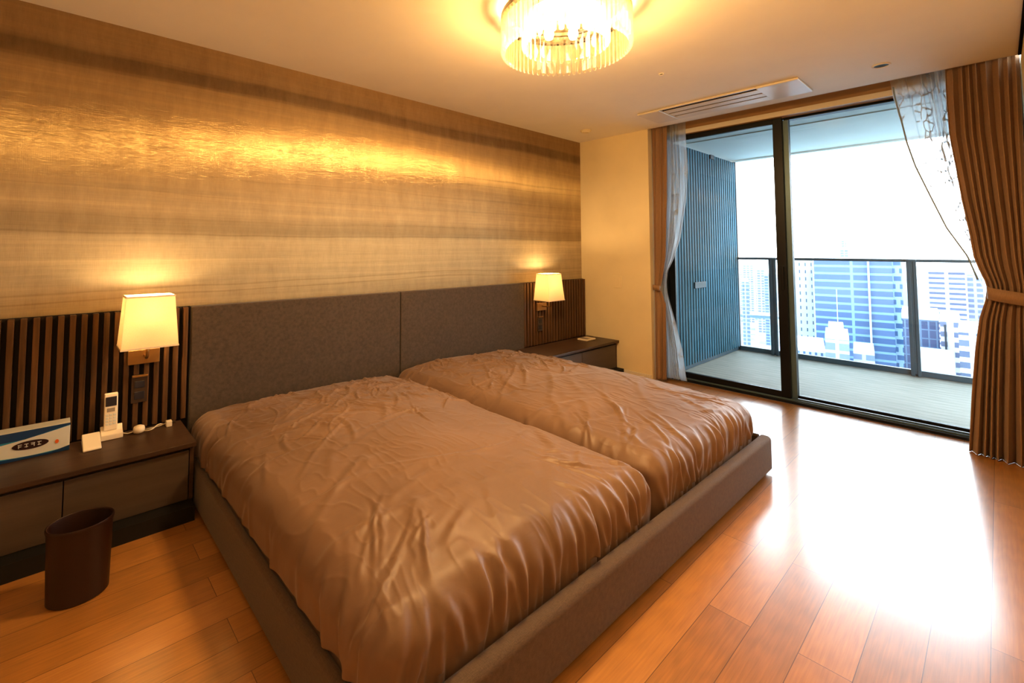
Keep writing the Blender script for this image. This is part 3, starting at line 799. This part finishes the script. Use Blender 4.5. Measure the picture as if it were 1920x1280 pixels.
def tie(parent, y0, y1, z0, z1, xa, xb, w_=.078, dx=.035):
    m = MB(); n = 24; V = []
    for k in range(n + 1):
        u = k / n; a = pi * u
        y = y0 + (y1 - y0) * (1 - math.cos(a)) / 2
        x = xa + (xb - xa) * u - dx * math.sin(a) ** .6
        z = z0 + (z1 - z0) * u
        V += [(x, y, z - w_ / 2), (x, y, z + w_ / 2)]
    m.add(V, [(2 * k, 2 * k + 2, 2 * k + 3, 2 * k + 1) for k in range(n)])
    o = m.build('tieback', M['curtain'], parent, smooth=True)
    s_ = o.modifiers.new('s', 'SOLIDIFY'); s_.thickness = .004; s_.offset = 0
tie(cr_, .058, -.118, 1.03, .985, 4.475, 4.44)
MB().box(4.53, 4.59, -.115, .20, 2.545, 2.60).build('curtain_track', M['trimw'], cr_)
cl = root('curtain', (4.53, 2.2, 0), 'narrow brown curtain tied back beside the beige wall', 'curtain')
drape('drape', M['curtain'], cl, [(0, 2.178), (.76, 2.170), (.85, 2.20), (.913, 2.225), (.989, 2.205), (1.223, 2.165), (1.8, 2.14), (2.56, 2.13)], [(0, 2.278), (2.56, 2.278)],
      [(0, 4.545), (.91, 4.545), (2.56, 4.57)], [(0, 4.525), (2.56, 4.545)], [(0, .022), (.91, .010), (1.3, .02), (2.56, .012)], 4, .022, 2.56, 9, thick=.002)
tie(cl, 2.218, 2.283, .915, .925, 4.525, 4.515, .05, .018)
sr = root('sheer_curtain', (4.63, .2, 0), 'white patterned sheer curtain swept towards the right brown curtain', 'curtain')
drape('voile', M['sheer'], sr, [(1.02, .075), (1.12, .10), (1.255, .136), (1.448, .226), (1.675, .298), (1.895, .366), (2.07, .404), (2.218, .425), (2.40, .455), (2.56, .472)],
      [(1.02, -.05), (2.56, -.09)], [(1.02, 4.60), (2.56, 4.64)], [(1.02, 4.59), (2.56, 4.64)], [(1.02, .008), (1.5, .016), (2.56, .018)], 6, 1.02, 2.56, 21, drift=.9)
drape('voile', M['sheer'], sr, [(.03, .10), (1.02, .075)], [(.03, -.09), (1.02, -.05)], [(0, 4.64), (1.02, 4.60)], [(0, 4.62), (1.02, 4.59)], [(0, .014), (1.02, .008)], 6, .03, 1.02, 21)
sl = root('sheer_curtain', (4.63, 2.1, 0), 'white patterned sheer curtain gathered against the narrow brown curtain', 'curtain')
drape('voile', M['sheer'], sl, [(.03, 2.02), (.08, 2.032), (.319, 2.057), (.579, 2.118), (.78, 2.175), (.87, 2.197), (.98, 2.20), (1.078, 2.190), (1.196, 2.131), (1.406, 2.057), (1.77, 1.992), (2.086, 1.960), (2.457, 1.976), (2.56, 1.975)],
      [(.03, 2.25), (2.56, 2.25)], [(0, 4.64), (2.56, 4.64)], [(0, 4.62), (2.56, 4.63)], [(0, .018), (.9, .010), (1.5, .018), (2.56, .016)], 6, .03, 2.56, 33, drift=.6)

HEM = plain('voile hem', '8f9fac', .8)
def hem(parent, tab, z0, z1, x0, x1):
    pts = [(x0 + (x1 - x0) * k / 60 - .004, interp(tab, z0 + (z1 - z0) * k / 60) + .002, z0 + (z1 - z0) * k / 60) for k in range(61)]
    MB().tube(pts, .005, 6).build('hem', HEM, parent, smooth=True)
hem(sr, [(1.02, .075), (1.12, .10), (1.255, .136), (1.448, .226), (1.675, .298), (1.895, .366), (2.07, .404), (2.218, .425), (2.40, .455), (2.56, .472)], 1.1, 2.5, 4.60, 4.64)

# ================================================================== THE CITY BELOW
F_, PX, PY = 874.75, 867.95, 422.24
yaw, pitch, roll = .7173, .05137, .00029
fw = Vector((math.sin(yaw) * math.cos(pitch), math.cos(yaw) * math.cos(pitch), math.sin(pitch)))
rt = Vector((math.cos(yaw), -math.sin(yaw), 0)); upv = rt.cross(fw)
GZ = -118.0
def ray(px, py): return (fw * F_ + rt * (px - PX) - upv * (py - PY))
def survey(px, py, dist):
    """survey a bearing from the room: ground position and height at horizontal distance"""
    d = ray(px, py); hd = math.hypot(d.x, d.y); return d.x / hd * dist, d.y / hd * dist, 1.3 + d.z / hd * dist
def tower(px0, px1, ptop, dist, depth, mat, label, name='office_tower', cat='building', group=None, roof=None, parts=None):
    ax, ay, zt = survey(px0, ptop, dist); bx_, by_, _ = survey(px1, ptop, dist)
    mx, my = (ax + bx_) / 2, (ay + by_) / 2; wd = math.hypot(bx_ - ax, by_ - ay); ang = math.atan2(by_ - ay, bx_ - ax)
    r = root(name, (mx, my, GZ), label, cat, group)
    r.rotation_euler = (0, 0, ang)
    h_ = zt - GZ
    def sub(b, nm, mt):
        o = b.build(nm, mt, None); o.parent = r; return o
    sub(B(-wd / 2, wd / 2, 0 if False else 0, depth, 0, h_), 'facade_block', mat)
    sub(B(-wd / 2 + wd * .0, wd / 2, 0, depth, h_, h_ + 1.2), 'parapet', M['city_w'])
    for q_ in (parts or []):
        (u0, u1, y0, y1, z0, z1, mt, nm) = q_
        sub(B(-wd / 2 + u0 * wd, -wd / 2 + u1 * wd, y0, y1, z0 * h_, z1 * h_), nm, mt)
    return r
M['city_w'] = plain('pale concrete', 'a9b2b8', .8, var=.03)
fa = {
 'blue': m_facade('blue curtain wall', '8fbcd3', '7aaccb', 3.7, 60, .30, vary=.12),
 'blue2': m_facade('light blue balcony wall', 'a9d3e8', '5fa6cb', 3.7, 4, .40, .5),
 'pale': m_facade('pale punched wall', 'cfe4e8', '5f8a9c', 3.9, 2.6, .55),
 'strip': m_facade('striped low wall', 'b5d2e0', '6598b3', 9, 1.8, .12),
 'navy': m_facade('dark blue glass wall', '7292b2', '54779e', 3.4, 2.2, .14),
 'white': m_facade('white banded wall', 'e6edf1', '9ab4c2', 3.6, 7, .5),
 'hotel': m_facade('white hotel wall', 'e9eff2', '92aab8', 3.2, 9, .55),
 'grid': m_facade('white grid wall', 'e4ebf0', '6f8ea2', 3.4, 5, .45),
 'haze': m_facade('haze tinted distant wall', 'd3e4ec', 'c2d9e4', 3.6, 5, .4),  # distance haze mixed into the pale wall colour
 'haze2': m_facade('haze tinted blue distant wall', 'bdd9e8', 'aacde0', 3.6, 5, .3),  # same haze put into a bluer wall colour
 'teal': plain('pale teal roof', 'a8d2d2', .8)}
tower(1525, 1672, 488, 300, 40, fa['blue'], 'tall blue glass office tower with horizontal floor bands', parts=[(.70, .725, -1.5, 0, 0, 1.0, M['city_w'], 'vertical_fin'), (.5, .66, 5, 25, 1.0, 1.012, M['city_w'], 'roof_plant')])
tower(1672, 1690, 488, 303, 34, fa['blue2'], 'narrow light blue balconied wing attached to right of blue glass tower', 'tower_wing')
tower(1484, 1524, 488, 315, 30, fa['pale'], 'pale office block with rows of small dark windows left of blue tower')
tower(1690, 1698, 492, 340, 30, fa['white'], 'slim white slab rising behind the railing post')
tower(1480, 1548, 655, 225, 30, fa['strip'], 'low pale block with vertical stripes at foot of the blue tower', 'low_block')
tower(1547, 1592, 634, 215, 22, fa['haze2'], 'small light blue block with white roof before blue tower', 'low_block', parts=[(.15, .8, 3, 16, 1.0, 1.05, M['city_w'], 'roof_house'), (.55, .58, 4, 5, 1.05, 1.2, M['city_w'], 'antenna')])
tower(1600, 1640, 662, 222, 20, fa['haze2'], 'low light blue block at the foot of blue tower right side', 'low_block')
tower(1692, 1760, 596, 255, 22, fa['navy'], 'dark blue gridded glass building behind the railing post', parts=[(-.02, 1.02, -.3, 22.5, 1.0, 1.03, M['city_w'], 'roof_frame')])
tower(1762, 1800, 598, 248, 25, fa['white'], 'white building with one dark vertical strip', parts=[(.2, .3, -.5, 0, .2, .98, M['find'], 'vertical_strip')])
tower(1737, 1812, 506, 430, 40, fa['hotel'], 'wide white hotel block with small window rows in the distance')
tower(1812, 1842, 515, 470, 40, fa['haze'], 'grey distant slab right of the white hotel block')
tower(1797, 1850, 622, 215, 25, fa['grid'], 'white apartment building with dark window rows beside right curtain')
tower(1720, 1790, 676, 208, 22, fa['teal'], 'low building with pale teal roof near the deck edge', 'low_block')
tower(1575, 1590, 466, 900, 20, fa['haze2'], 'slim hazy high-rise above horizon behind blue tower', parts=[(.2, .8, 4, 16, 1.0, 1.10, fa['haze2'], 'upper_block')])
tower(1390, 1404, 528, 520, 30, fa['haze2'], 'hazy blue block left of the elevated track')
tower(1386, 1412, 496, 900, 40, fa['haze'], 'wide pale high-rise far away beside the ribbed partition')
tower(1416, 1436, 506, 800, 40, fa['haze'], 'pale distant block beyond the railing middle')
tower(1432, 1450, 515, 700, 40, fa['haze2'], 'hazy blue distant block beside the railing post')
tr_ = root('elevated_track', survey(1418, 588, 640)[:2] + (GZ,), 'pale elevated railway deck crossing the city beyond the balcony', 'track')
a_ = survey(1330, 584, 640); b_ = survey(1500, 596, 640); ang = math.atan2(b_[1] - a_[1], b_[0] - a_[0]); L_ = math.hypot(b_[0] - a_[0], b_[1] - a_[1])
tr_.rotation_euler = (0, 0, ang); zt = a_[2] - GZ
o = B(-L_ / 2, L_ / 2, -8, 8, zt - 3, zt).build('deck_slab', M['greyal'], None); o.parent = tr_
o = MB().box(-L_ / 2, L_ / 2, -8.5, -8, zt, zt + 2).box(-L_ / 2, L_ / 2, 8, 8.5, zt, zt + 2).build('side_barrier', M['city_w'], None); o.parent = tr_
for k in range(5):
    o = B(-L_ / 2 + L_ * (k + .5) / 5 - 1.5, -L_ / 2 + L_ * (k + .5) / 5 + 1.5, -3, 3, 0, zt - 3).build('pier', M['city_w'], None); o.parent = tr_
structure(B(-200, 2600, -1500, 2600, GZ - 2, GZ).build('ground', M['road']), 'pale city ground far below the balcony', 'ground')
# low-rise streets
def gabled(nm, w_, d_, h_, mat):
    m = MB().box(-w_ / 2, w_ / 2, -d_ / 2, d_ / 2, 0, h_)
    m.box(-w_ * .3, w_ * .1, -d_ * .2, d_ * .25, h_, h_ + 2.6).box(-w_ / 2, w_ / 2, -d_ / 2, -d_ / 2 + .4, h_, h_ + .9)
    o = m.build(nm, mat, None); return o
kinds_ = [gabled('low_rise_building', 16, 12, 14, fa['haze']), gabled('low_rise_building', 12, 14, 22, fa['white']), gabled('low_rise_building', 20, 14, 11, fa['haze2']), gabled('low_rise_building', 14, 16, 28, fa['grid'])]
cnt = 0; spots = []
for k in range(1500):
    if cnt >= 80: break
    px = random.choice([random.uniform(1370, 1480), random.uniform(1370, 1460), random.uniform(1680, 1850)])
    dist = random.uniform(360, 950)
    x, y, _ = survey(px, 500, dist)
    if any(abs(x - a) < 26 and abs(y - b) < 26 for a, b in spots): continue
    if any(o_.type == 'EMPTY' and abs(o_.location.x - x) < 65 and abs(o_.location.y - y) < 65 for o_ in COL.objects if o_.location.z < -50): continue
    spots.append((x, y))
    src = kinds_[cnt % 4]
    o = src if cnt < 4 else src.copy()
    if cnt >= 4: COL.objects.link(o)
    o.location = (x, y, GZ); o.rotation_euler = (0, 0, random.choice([.3, .3 + pi / 2]))
    tag(o, 'small pale flat roofed low-rise building in the city far below', 'building', 'low-rise buildings in the city below')
    cnt += 1

# ================================================================== WORLD AND CAMERA
wd = bpy.data.worlds.new('overcast'); bpy.context.scene.world = wd; wd.use_nodes = True
nt = wd.node_tree; bg = nt.nodes['Background']
tc = nt.nodes.new('ShaderNodeTexCoord'); sp_ = nt.nodes.new('ShaderNodeSeparateXYZ'); rp = nt.nodes.new('ShaderNodeValToRGB')
nt.links.new(tc.outputs['Generated'], sp_.inputs[0]); nt.links.new(sp_.outputs[2], rp.inputs[0])
rp.color_ramp.elements[0].position = 0; rp.color_ramp.elements[0].color = (.95, .97, 1, 1)
rp.color_ramp.elements[1].position = .8; rp.color_ramp.elements[1].color = (.72, .86, 1, 1)
nt.links.new(rp.outputs[0], bg.inputs['Color']); bg.inputs['Strength'].default_value = 9.0

cam = bpy.data.cameras.new('camera'); co = bpy.data.objects.new('camera', cam); COL.objects.link(co)
cam.sensor_width = 36; cam.lens = F_ / 1920 * 36
cam.shift_x = (960 - PX) / 1920; cam.shift_y = (PY - 640) / 1920
cam.clip_start = .02; cam.clip_end = 5000
r2 = rt * math.cos(roll) + upv * math.sin(roll); u2 = -rt * math.sin(roll) + upv * math.cos(roll)
mt = Matrix((r2, u2, -fw)).transposed().to_4x4(); mt.translation = Vector((0, 0, 1.3)); co.matrix_world = mt
bpy.context.scene.camera = co
sc = bpy.context.scene
sc.view_settings.view_transform = 'Standard'; sc.view_settings.look = 'None'; sc.view_settings.exposure = .28; sc.view_settings.gamma = .9
sc.cycles.max_bounces = 10; sc.cycles.diffuse_bounces = 5; sc.cycles.transparent_max_bounces = 24; sc.cycles.sample_clamp_indirect = 6
sc.cycles.caustics_reflective = False; sc.cycles.caustics_refractive = False
